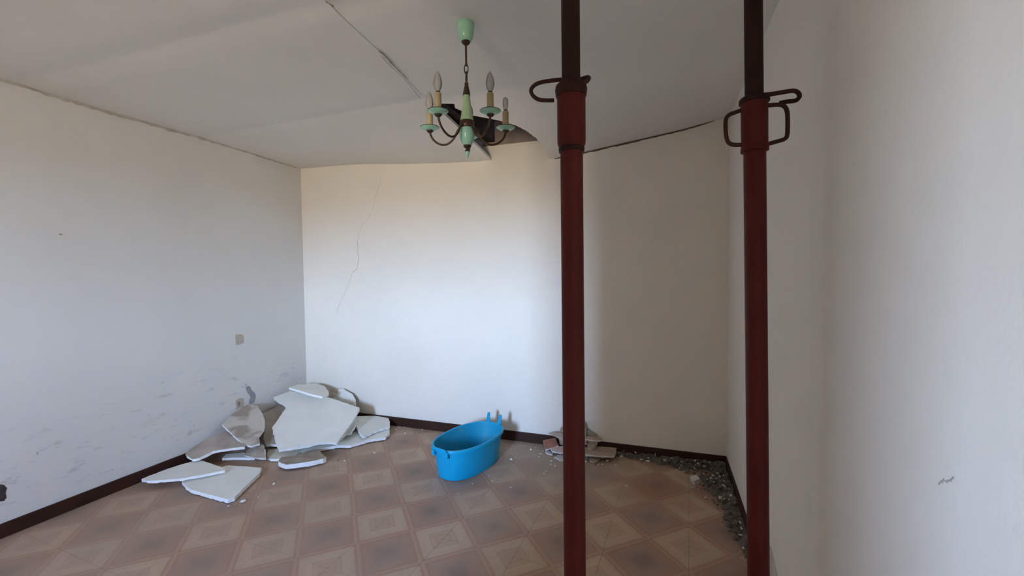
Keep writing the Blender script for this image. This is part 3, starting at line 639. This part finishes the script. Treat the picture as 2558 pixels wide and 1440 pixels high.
BOARDS = [
{'key': 'b1', 'c': [0.6007, 2.138, 0.0329], 'n': [0.0067, -0.0072, 1.0], 'pts': [[-0.2788, -0.0923, 0.0012], [-0.2836, 0.0325, 0.0021], [-0.1928, 0.1837, 0.0026], [-0.0187, 0.2178, 0.0017], [0.0866, 0.2336, 0.0011], [0.1404, 0.1703, 0.0003], [0.2123, 0.0117, -0.0013], [0.2829, -0.1352, -0.0029], [0.2674, -0.1679, -0.003], [0.0614, -0.1649, -0.0016], [-0.094, -0.1568, -0.0005], [-0.1831, -0.1325, 0.0003]], 'th': 0.026, 'mat': 'board', 'label': 'large flat plaster slab lying alone on floor tiles, left front of the pile'},
{'key': 'b2', 'c': [0.2671, 2.1118, 0.0609], 'n': [-0.0131, 0.0185, 0.9997], 'pts': [[-0.1799, -0.1774, 0.0009], [-0.1835, -0.0415, -0.0016], [-0.1638, 0.0797, -0.0036], [-0.1231, 0.1796, -0.0049], [0.0528, 0.1538, -0.0022], [0.2258, 0.1233, 0.0007], [0.2557, 0.0983, 0.0015], [0.1829, 0.0127, 0.0022], [0.0881, -0.0856, 0.0027], [-0.0469, -0.1598, 0.0023], [-0.1082, -0.183, 0.002]], 'th': 0.018, 'mat': 'board', 'label': 'long pointed plaster slab resting on the flat slab nearest the left wall'},
{'key': 'b3', 'c': [0.1688, 2.3962, 0.121], 'n': [0.012, -0.2228, 0.9748], 'pts': [[-0.1411, -0.1286, -0.0276], [-0.1685, -0.0707, -0.0141], [-0.1731, 0.0353, 0.0102], [-0.1421, 0.1853, 0.0441], [-0.0138, 0.1747, 0.0401], [0.1987, 0.1007, 0.0206], [0.2518, 0.0528, 0.009], [0.1358, 0.0026, -0.0011], [0.0441, -0.0516, -0.0123], [0.0258, -0.139, -0.0321], [-0.0176, -0.1615, -0.0367]], 'th': 0.022, 'mat': 'dusty', 'label': 'long dusty plaster board leaning on left wall behind the pointed slab'},
{'key': 'b4', 'c': [0.2274, 2.6462, 0.2167], 'n': [0.214, -0.2678, 0.9394], 'pts': [[-0.1799, -0.0932, 0.0144], [-0.1993, -0.0321, 0.0363], [-0.2398, 0.1007, 0.0833], [-0.2152, 0.1705, 0.0976], [-0.1325, 0.2022, 0.0878], [-0.0099, 0.1474, 0.0443], [0.0715, 0.0974, 0.0115], [0.1503, 0.0205, -0.0284], [0.1804, -0.0552, -0.0568], [0.247, -0.1079, -0.087], [0.2173, -0.1559, -0.0939], [0.1365, -0.1653, -0.0782], [-0.0264, -0.1291, -0.0308]], 'th': 0.02, 'mat': 'scarred', 'label': 'grey scarred board with a nail hole leaning under the lower wall patch'},
{'key': 'b4b', 'c': [0.4552, 2.5235, 0.0747], 'n': [0.0517, -0.5447, 0.837], 'pts': [[-0.0696, -0.0488, -0.0275], [-0.0786, -0.0172, -0.0063], [-0.0635, 0.0194, 0.0165], [-0.0268, 0.0533, 0.0364], [0.0121, 0.0499, 0.0317], [0.0586, 0.0241, 0.0121], [0.13, -0.0332, -0.0296], [0.0379, -0.0474, -0.0332]], 'th': 0.024, 'mat': 'rimmed', 'label': 'small crumbling brown plaster lump in front of the grey scarred board'},
{'key': 'b5', 'c': [0.3092, 2.4969, 0.024], 'n': [0.0, -0.0, 1.0], 'pts': [[-0.0932, -0.0787, -0.0], [-0.1354, -0.0153, 0.0], [-0.0274, 0.0559, 0.0], [0.0877, 0.059, 0.0], [0.1471, 0.0093, -0.0], [0.0212, -0.0303, -0.0]], 'th': 0.02, 'mat': 'board', 'label': 'narrow white strip of plaster flat on floor beneath the long dusty board'},
{'key': 'b6', 'c': [0.2345, 2.9046, 0.1504], 'n': [0.26, -0.0707, 0.963], 'pts': [[-0.1845, 0.0278, 0.0518], [-0.1896, 0.1234, 0.0602], [-0.1984, 0.2545, 0.0722], [-0.1004, 0.2639, 0.0465], [0.0925, 0.0782, -0.0192], [0.2957, -0.1845, -0.0934], [0.1998, -0.2658, -0.0735], [0.1135, -0.2181, -0.0467], [-0.0287, -0.0793, 0.0019]], 'th': 0.022, 'mat': 'dusty', 'label': 'dusty triangular board showing between the grey scarred board and largest slab'},
{'key': 'b7', 'c': [0.5647, 2.9456, 0.1992], 'n': [0.1229, -0.2626, 0.957], 'pts': [[-0.5471, 0.14, 0.1087], [-0.4799, 0.2744, 0.1369], [-0.3179, 0.3014, 0.1235], [-0.1293, 0.3257, 0.106], [0.0297, 0.3208, 0.0842], [0.3115, 0.2988, 0.042], [0.3578, 0.2001, 0.0089], [0.4003, 0.0409, -0.0402], [0.4471, -0.1523, -0.0992], [0.4028, -0.1581, -0.0951], [0.312, -0.198, -0.0944], [0.2252, -0.2755, -0.1045], [0.1268, -0.343, -0.1104], [0.0784, -0.3795, -0.1142], [-0.0173, -0.3198, -0.0855], [-0.1955, -0.1934, -0.0279], [-0.2513, -0.0657, 0.0143], [-0.318, 0.0783, 0.0623], [-0.4354, 0.105, 0.0848]], 'th': 0.022, 'mat': 'board', 'label': 'largest white plaster slab of the corner pile, tilted to face the room'},
{'key': 'b7b', 'c': [0.8158, 3.1003, 0.0971], 'n': [0.023, -0.1102, 0.9936], 'pts': [[-0.3204, 0.1997, 0.0296], [-0.0655, 0.2597, 0.0303], [0.068, 0.0764, 0.0069], [0.1275, -0.0597, -0.0096], [0.0973, -0.0888, -0.0121], [0.1139, -0.1886, -0.0236], [-0.0209, -0.1986, -0.0216]], 'th': 0.02, 'mat': 'board', 'label': 'thin slab peeking out behind the right edge of the largest slab'},
{'key': 'b8', 'c': [0.3565, 3.2504, 0.3644], 'n': [0.1157, 0.0637, 0.9912], 'pts': [[-0.2122, -0.1004, 0.0312], [-0.236, 0.0031, 0.0274], [-0.1493, 0.1796, 0.0059], [-0.0183, 0.1493, -0.0075], [0.1302, 0.0405, -0.0178], [0.1915, -0.0272, -0.0206], [0.2051, -0.1204, -0.0162], [0.0891, -0.1245, -0.0024]], 'th': 0.02, 'mat': 'board', 'label': 'rounded plaster piece balanced on the very top of the corner pile'},
{'key': 'b9', 'c': [0.5281, 3.4242, 0.2239], 'n': [0.0487, -0.831, 0.5541], 'pts': [[-0.2596, 0.0262, 0.0621], [-0.1668, 0.0458, 0.0833], [-0.0429, 0.0626, 0.0977], [0.0808, 0.0458, 0.0616], [0.1329, 0.0208, 0.0196], [0.1631, -0.0081, -0.0265], [0.1706, -0.0442, -0.0813], [0.0646, -0.0727, -0.1147], [-0.1427, -0.0762, -0.1017]], 'th': 0.018, 'mat': 'stained', 'label': 'brown stained plaster piece leaning on back wall behind the top of the pile'},
{'key': 'b10', 'c': [0.9635, 3.3176, 0.0712], 'n': [0.0543, 0.0052, 0.9985], 'pts': [[-0.265, 0.1082, 0.0138], [-0.1424, 0.1815, 0.0068], [0.0053, 0.2194, -0.0014], [0.0982, 0.1262, -0.006], [0.1647, 0.0279, -0.0091], [0.1249, -0.0938, -0.0063], [0.1024, -0.2613, -0.0042], [0.0384, -0.2269, -0.0009], [-0.1266, -0.0812, 0.0073]], 'th': 0.022, 'mat': 'board', 'label': 'rounded slab at the right end of the pile beside the brown skirting'},
{'key': 'b11', 'c': [0.9336, 2.9915, 0.0327], 'n': [0.0008, -0.0102, 0.9999], 'pts': [[-0.1773, -0.31, -0.003], [-0.2342, -0.233, -0.0022], [-0.1693, -0.1084, -0.001], [-0.0887, -0.0107, -0.0], [-0.0766, 0.2293, 0.0024], [0.0385, 0.1829, 0.0018], [0.1742, 0.3771, 0.0037], [0.2631, 0.2522, 0.0023], [0.2749, 0.1774, 0.0016], [0.1743, 0.083, 0.0007], [0.0978, -0.0613, -0.0007], [-0.0134, -0.1027, -0.001], [-0.0973, -0.1974, -0.0019], [-0.166, -0.2784, -0.0027]], 'th': 0.024, 'mat': 'board', 'label': 'long low slab lying under the right half of the plaster pile'},
{'key': 'b12', 'c': [0.621, 2.6452, 0.0268], 'n': [-0.0125, -0.0202, 0.9997], 'pts': [[-0.1103, -0.0748, -0.0029], [-0.21, 0.0258, -0.0021], [0.018, 0.1271, 0.0028], [0.0863, 0.11, 0.0033], [0.1172, 0.0075, 0.0016], [0.1252, -0.0751, 0.0], [-0.0264, -0.1204, -0.0028]], 'th': 0.02, 'mat': 'cream', 'label': 'cream coloured plaster piece flat on floor beneath the largest slab'},
{'key': 'b13', 'c': [0.8574, 2.5878, 0.0481], 'n': [-0.0074, 0.0247, 0.9997], 'pts': [[-0.1241, -0.1088, 0.0018], [-0.156, -0.0475, 0.0], [-0.1105, -0.0176, -0.0004], [-0.0672, 0.0366, -0.0014], [-0.0527, 0.111, -0.0031], [0.0081, 0.1733, -0.0042], [0.0877, 0.1087, -0.002], [0.18, 0.059, -0.0001], [0.1805, 0.0264, 0.0007], [0.1192, -0.0527, 0.0022], [-0.0031, -0.1492, 0.0037], [-0.0618, -0.1392, 0.003]], 'th': 0.036, 'mat': 'rimmed', 'label': 'brown backed plaster piece with bright white rim at the front of the pile'},
{'key': 'b14', 'c': [0.935, 2.5691, 0.0117], 'n': [0.0285, -0.0541, 0.9981], 'pts': [[-0.0301, -0.0111, 0.0003], [-0.0256, 0.0223, 0.0019], [0.0132, 0.0177, 0.0006], [0.0241, -0.0066, -0.001], [0.0184, -0.0224, -0.0017]], 'th': 0.01, 'mat': 'board', 'label': 'small white chip just in front of the rimmed plaster piece'}]
for r_ in BOARDS:
    nm = {'b4b': 'plaster_lump', 'b14': 'plaster_chip'}.get(r_['key'], 'plaster_board')
    slab(nm, r_, .0028, 'broken plaster boards heaped in the left corner', 'plaster board', M[r_['mat']], M['edge'])
RUB = [
{'key': 'r8', 'c': [3.0266, 3.3882, 0.0556], 'n': [0.0428, -0.001, 0.9991], 'pts': [[-0.1462, -0.0088, 0.0062], [-0.1004, 0.0537, 0.0044], [0.0244, 0.1038, -0.0009], [0.1349, 0.1282, -0.0056], [0.1393, 0.0389, -0.0059], [0.1308, -0.0463, -0.0056], [0.0333, -0.0757, -0.0015], [-0.0723, -0.0924, 0.003], [-0.1439, -0.1014, 0.0061]], 'th': 0.014, 'mat': 'tile', 'label': 'largest broken tile of the rubble heap, its pale edge facing the room'},
{'key': 'r6', 'c': [2.9728, 3.3818, 0.1551], 'n': [0.2155, -0.1905, 0.9577], 'pts': [[-0.1011, -0.0337, 0.016], [-0.0374, 0.0076, 0.0099], [0.0216, 0.0354, 0.0022], [0.064, 0.0504, -0.0044], [0.0972, 0.0334, -0.0152], [0.0699, 0.0066, -0.0144], [-0.0276, -0.0288, 0.0005], [-0.0867, -0.071, 0.0054]], 'th': 0.012, 'mat': 'tile', 'label': 'pale edged broken tile near the top of the rubble heap right of the steel prop'},
{'key': 'r7', 'c': [2.9818, 3.434, 0.0847], 'n': [0.1199, -0.1829, 0.9758], 'pts': [[-0.0428, 0.0001, 0.0053], [0.0039, 0.0406, 0.0071], [0.0362, 0.0519, 0.0053], [0.0289, -0.0022, -0.004], [0.0025, -0.0502, -0.0097], [-0.0287, -0.0402, -0.004]], 'th': 0.022, 'mat': 'mortar', 'label': 'squat mortar chunk sitting on the largest broken tile'},
{'key': 'r2', 'c': [2.7064, 3.4344, 0.125], 'n': [0.0332, -0.661, 0.7496], 'pts': [[-0.0923, 0.0067, 0.01], [-0.0433, 0.0194, 0.019], [0.0037, 0.0228, 0.02], [0.054, 0.0092, 0.0057], [0.0653, -0.0266, -0.0263], [0.0414, -0.0236, -0.0226], [-0.0289, -0.0079, -0.0057]], 'th': 0.012, 'mat': 'tile', 'label': 'long broken tile jutting out left from the top of the rubble heap'},
{'key': 'r1', 'c': [2.6427, 3.4207, 0.0601], 'n': [-0.0819, -0.3936, 0.9156], 'pts': [[-0.0754, 0.0272, 0.0049], [-0.0227, 0.0431, 0.0165], [0.0249, 0.0528, 0.0249], [0.0675, -0.0211, -0.003], [0.0371, -0.0386, -0.0133], [-0.0315, -0.0634, -0.0301]], 'th': 0.014, 'mat': 'redtile', 'label': 'reddish broken tile tilted at the left foot of the rubble heap'},
{'key': 'r3', 'c': [2.7236, 3.3682, 0.0397], 'n': [0.0843, -0.2024, 0.9757], 'pts': [[-0.0707, -0.004, 0.0053], [-0.017, 0.0332, 0.0084], [0.0456, 0.0685, 0.0103], [0.0708, -0.0145, -0.0091], [0.0154, -0.0404, -0.0097], [-0.044, -0.0428, -0.0051]], 'th': 0.014, 'mat': 'pinktile', 'label': 'pinkish grey broken tile lying before the reddish one'},
{'key': 'r4', 'c': [2.7406, 3.4842, 0.1294], 'n': [-0.0223, -0.9635, 0.2667], 'pts': [[-0.0382, -0.0242, -0.0905], [-0.0413, 0.0027, 0.0061], [-0.0374, 0.0107, 0.0355], [-0.02, 0.0158, 0.0556], [0.0397, 0.0158, 0.0606], [0.0501, 0.0024, 0.0128], [0.047, -0.0233, -0.0802]], 'th': 0.014, 'mat': 'mortar', 'label': 'mortar slab standing against back wall behind the left steel prop'},
{'key': 'r5', 'c': [2.8675, 3.4498, 0.1798], 'n': [-0.0342, -0.9614, 0.2729], 'pts': [[-0.0791, -0.0298, -0.1147], [-0.0786, 0.0093, 0.0228], [-0.0416, 0.0202, 0.0661], [0.02, 0.0224, 0.0813], [0.0505, 0.0138, 0.0549], [0.0589, -0.0061, -0.0143], [0.07, -0.0298, -0.0961]], 'th': 0.03, 'mat': 'mortar', 'label': 'tallest mortar slab of the rubble heap, standing directly behind the steel prop'},
{'key': 'r10', 'c': [2.9605, 3.4928, 0.1334], 'n': [-0.0284, -0.9729, 0.2293], 'pts': [[-0.0599, -0.0128, -0.0618], [-0.0591, 0.0075, 0.0245], [-0.0251, 0.0122, 0.0486], [0.0064, 0.0065, 0.0285], [0.0412, 0.0022, 0.0147], [0.0495, -0.0028, -0.0057], [0.047, -0.0128, -0.0486]], 'th': 0.02, 'mat': 'mortar', 'label': 'brown mortar lump against the skirting, right of the steel prop'},
{'key': 'r9', 'c': [3.0166, 3.3198, 0.0179], 'n': [0.0513, -0.1167, 0.9918], 'pts': [[-0.0443, -0.0015, 0.0021], [-0.0128, 0.0305, 0.0043], [0.0342, 0.033, 0.0021], [0.0224, -0.0124, -0.0026], [0.0006, -0.0497, -0.0059]], 'th': 0.012, 'mat': 'mortar', 'label': 'small triangular tile shard poking out under the largest broken tile'},
{'key': 'r11', 'c': [2.7595, 3.2768, 0.0172], 'n': [0.0999, -0.1335, 0.986], 'pts': [[-0.0503, -0.0172, 0.0028], [-0.0223, 0.0251, 0.0057], [0.0272, 0.0408, 0.0028], [0.0455, -0.0099, -0.0059], [-0.0002, -0.0388, -0.0052]], 'th': 0.012, 'mat': 'greytile', 'label': 'grey tile shard flat on floor left of the left steel prop'},
{'key': 'r12', 'c': [2.643, 3.346, 0.0129], 'n': [0.0715, -0.0569, 0.9958], 'pts': [[-0.0324, 0.0131, 0.0031], [-0.0115, 0.0394, 0.0031], [0.0354, -0.0073, -0.003], [0.0205, -0.0254, -0.0029], [-0.012, -0.0198, -0.0003]], 'th': 0.01, 'mat': 'greytile', 'label': 'thin pale splinter beside the reddish broken tile'}]
for r_ in RUB:
    nm = {'mortar': 'mortar_chunk'}.get(r_['mat'], 'broken_tile')
    slab(nm, r_, .003, 'rubble heaped behind the left steel prop', 'rubble', M[r_['mat']], M['mortar'] if r_['mat'] == 'mortar' else M['tileedge'], .018)
# nail hole and grip marks on the scarred board
def chunk_bm(r, seed, flat=.6, n=11):
    rd = random.Random(seed); bm = bmesh.new()
    for _ in range(n):
        v_ = Vector((rd.gauss(0, 1), rd.gauss(0, 1), rd.gauss(0, 1))).normalized() * r * rd.uniform(.75, 1.1)
        bm.verts.new((v_.x * rd.uniform(.8, 1.25), v_.y, v_.z * flat))
    h = bmesh.ops.convex_hull(bm, input=bm.verts)
    bmesh.ops.delete(bm, geom=list({g_ for g_ in h['geom_interior'] + h['geom_unused'] if isinstance(g_, bmesh.types.BMVert)}), context='VERTS')
    zmin = min(v_.co.z for v_ in bm.verts)
    for v_ in bm.verts: v_.co.z -= zmin
    return bm
CRUMBS = [[0.946, 2.009, 0.0196], [0.9, 1.948, 0.0074], [0.933, 2.257, 0.0119], [0.983, 2.092, 0.0058], [1.148, 2.714, 0.0107], [1.091, 2.712, 0.0081], [1.077, 2.848, 0.0055], [0.888, 2.873, 0.0095], [1.278, 2.923, 0.0127], [1.277, 3.371, 0.0079], [0.917, 2.866, 0.0066], [1.138, 3.42, 0.0101], [1.118, 3.15, 0.0116], [1.151, 3.169, 0.0087], [1.168, 3.192, 0.0077], [2.388, 3.144, 0.0143], [2.532, 2.733, 0.0064], [2.329, 2.843, 0.0074], [2.259, 2.699, 0.0059], [2.225, 2.543, 0.005], [1.551, 3.176, 0.005], [1.276, 3.371, 0.0093], [1.38, 3.503, 0.0077], [1.452, 3.503, 0.0051], [1.182, 3.503, 0.007], [1.53, 3.503, 0.005], [2.58, 3.311, 0.0103], [2.585, 3.253, 0.0087], [2.742, 3.147, 0.0091], [2.706, 3.152, 0.0077], [2.711, 3.276, 0.0094], [2.693, 3.217, 0.0085], [2.695, 3.0, 0.0061], [2.672, 2.968, 0.005], [2.699, 3.039, 0.005], [3.277, 2.998, 0.0079], [3.209, 3.465, 0.0133], [3.247, 3.503, 0.0067], [3.27, 3.503, 0.0052], [3.164, 3.362, 0.008], [2.993, 3.288, 0.0093], [3.079, 3.274, 0.0099], [3.053, 3.257, 0.0064], [3.019, 3.204, 0.005], [2.305, 3.503, 0.0055], [2.351, 3.503, 0.0062], [2.377, 2.78, 0.005], [2.059, 2.518, 0.005]]
LAB = {0: 'biggest white plaster crumb, lying in front of the flat front slab', 1: 'small crumb just left of the biggest white crumb, nearest the camera',
       2: 'white crumb alone on the tiles to the right of the flat front slab', 3: 'tiny crumb between the flat front slab and the lone white crumb',
       4: 'white crumb just right of the rimmed plaster piece', 5: 'dark crumb beside the white one right of the rimmed plaster piece',
       9: 'white crumb close to the brown skirting at the right end of the plaster pile',
       15: 'largest crumb on the floor right of the blue tub, halfway to the steel prop', 16: 'white crumb on the tiles in front of the tub, towards the left steel prop',
       17: 'flat white crumb just in front of the tub at its right', 18: 'small crumb right beneath the front of the tub',
       35: 'single white crumb lying on the tiles between the two steel props', 36: 'elongated pale splinter at the right end of the rubble heap'}
first = None
for k, (x, y, r) in enumerate(CRUMBS):
    o = obj('plaster_crumb', chunk_bm(1, k, .55), M['crumb'], None, (x, y, 0.0005)); o.scale = (r, r, r); o.rotation_euler = (0, 0, random.uniform(0, 6))
    lab = LAB.get(k)
    if lab: tag(o, lab, 'crumb', 'loose plaster crumbs on the floor')
    elif k < 15: tag(o, 'tiny plaster crumb on the tiles along the front edge of the long low slab', 'crumb', 'crumbs before the long low slab')
    elif y > 3.4 and x < 1.9: tag(o, 'tiny plaster crumb at the foot of the back skirting, left of the tub', 'crumb', 'crumbs along the back skirting')
    elif x < 2.4: tag(o, 'tiny plaster crumb on the floor around the blue tub', 'crumb', 'crumbs around the tub')
    else: tag(o, 'tiny plaster crumb on the floor between rubble heap and left steel prop', 'crumb', 'crumbs around the rubble heap')
    if k == 5: o.data.materials[0] = M['debris']
for k, (x, y, r, kind) in enumerate([[3.7257, 3.1831, 0.0451, 'cube'], [3.5792, 3.5, 0.0291, 'largest pale fragment in the debris along the back skirting, farthest from the camera'], [3.3962, 3.5, 0.0174, 'pale'], [3.7218, 3.5, 0.0203, 'pale'], [3.8051, 3.449, 0.0291, 'big pale fragment in the middle of the corner debris heap'], [3.835, 3.2195, 0.0145, 'pale'], [3.7075, 3.0916, 0.0203, 'pale fragment tucked under the near side of the mortar block'], [3.6447, 3.4261, 0.0102, 'pale'], [3.8079, 3.5, 0.0145, 'pale'], [3.8554, 3.5, 0.0145, 'pale'], [3.6177, 3.5, 0.0145, 'pale']]):
    if kind == 'cube':
        bm = box((-.036, -.03, 0), (.036, .03, .05))
        for v_ in bm.verts: v_.co += Vector([random.uniform(-.005, .005) for _ in range(3)])
        o = obj('mortar_block', bm, M['pale'], None, (x, y, .011), bevel=.004); o.rotation_euler = (.25, -.2, .5); o.scale = (.75, .75, .75)
        tag(o, 'pale squarish mortar block at the near edge of the corner debris', 'rubble')
    else:
        x, y = min(x, XR - .03), min(y, YB - .04)
        o = obj('mortar_fragment', chunk_bm(1, 100 + k, .8), M['pale'], None, (x, y, .004)); o.scale = (r * .7,) * 3
        if kind != 'pale': tag(o, kind, 'rubble', 'pale fragments in the corner debris')
        else: tag(o, 'small pale mortar fragment half buried in the dark debris of the back right corner', 'rubble', 'pale fragments in the corner debris')
# grey dust and grit swept along the skirting into the back right corner
bm = bmesh.new(); rd = random.Random(3)
def dust_h(x, y):
    db, dr = YB - .013 - y, XR - .013 - x
    wb_ = max(.02, interp([(3.1, .04), (3.3, .10), (3.55, .16), (3.75, .26), (4, .34)], x)); wr_ = max(.02, interp([(2.3, .03), (2.6, .09), (2.9, .17), (3.2, .27), (3.5, .3)], y))
    a = max(0, 1 - db / wb_); b = max(0, 1 - dr / wr_)
    return max(a, b)
NX, NY = 62, 84
G = [[None] * (NY + 1) for _ in range(NX + 1)]
from mathutils import noise as mn
for i in range(NX + 1):
    for j in range(NY + 1):
        x = 3.10 + (XR - .014 - 3.10) * i / NX; y = 2.25 + (YB - .014 - 2.25) * j / NY
        k = dust_h(x, y); nz = mn.noise(Vector((x * 9, y * 9, 0))) * .5 + mn.noise(Vector((x * 30, y * 30, 3))) * .35 + mn.noise(Vector((x * 70, y * 70, 5))) * .2
        G[i][j] = bm.verts.new((x, y, max(-.003, (k + nz * .75 - .36) * .045 * (1 if k > 0 else 0) - .002 + (.010 * nz if k > .2 else 0))))
for i in range(NX):
    for j in range(NY):
        q = (G[i][j], G[i + 1][j], G[i + 1][j + 1], G[i][j + 1])
        if max(v_.co.z for v_ in q) > -.0019: bm.faces.new(q)
for v_ in [v_ for v_ in bm.verts if not v_.link_faces]: bm.verts.remove(v_)
dm = obj('rubble_debris', bm, M['debris'], None, smooth=True)
tag(dm, 'dark grey dust and grit swept against the skirting in the back right corner', 'debris', None, 'stuff')
bm = bmesh.new(); cnt = 0
while cnt < 620:
    x = rd.uniform(3.12, XR - .03); y = rd.uniform(2.35, YB - .03); k = dust_h(x, y)
    if rd.random() > k * 1.6: continue
    r = rd.choice((.004, .005, .006, .008, .011, .016)) ; cb = chunk_bm(r, cnt, .8, 8)
    h = max(0, (k - .1) * .04)
    off = Vector((x, y, h)); vm = {}
    for v_ in cb.verts: vm[v_] = bm.verts.new(v_.co + off)
    mi = 1 if rd.random() < .10 else 0
    for f in cb.faces: g_ = bm.faces.new([vm[v_] for v_ in f.verts]); g_.material_index = mi
    cb.free(); cnt += 1
gr = obj('rubble_grit', bm, [M['debris'], M['pale']], dm); gr['kind'] = 'stuff'
# small grit around the rubble heap and along the back skirting
bm = bmesh.new(); cnt = 0
while cnt < 260:
    if cnt < 170: x, y = rd.gauss(2.9, .15), rd.gauss(3.40, .08)
    elif cnt < 215: x, y = rd.uniform(.95, 2.6), YB - .02 - abs(rd.gauss(0, .05))
    else: x, y = rd.gauss(.85, .25), rd.gauss(2.75, .2)
    if y > YB - .02 or x < .03: continue
    r = rd.choice((.002, .003, .003, .004, .006, .014 if cnt < 170 else .003, .010 if cnt < 170 else .002)); cb = chunk_bm(r, cnt + 2000, .7, 7); vm = {}
    for v_ in cb.verts: vm[v_] = bm.verts.new(v_.co + Vector((x, y, .0005)))
    mi = rd.choice((0, 1, 1, 2))
    for f in cb.faces: g_ = bm.faces.new([vm[v_] for v_ in f.verts]); g_.material_index = mi
    cb.free(); cnt += 1
gg = obj('plaster_grit', bm, [M['debris'], M['crumb'], M['pale']], None)
tag(gg, 'fine plaster grit scattered on the tiles around the rubble heap and skirting', 'grit', None, 'stuff')
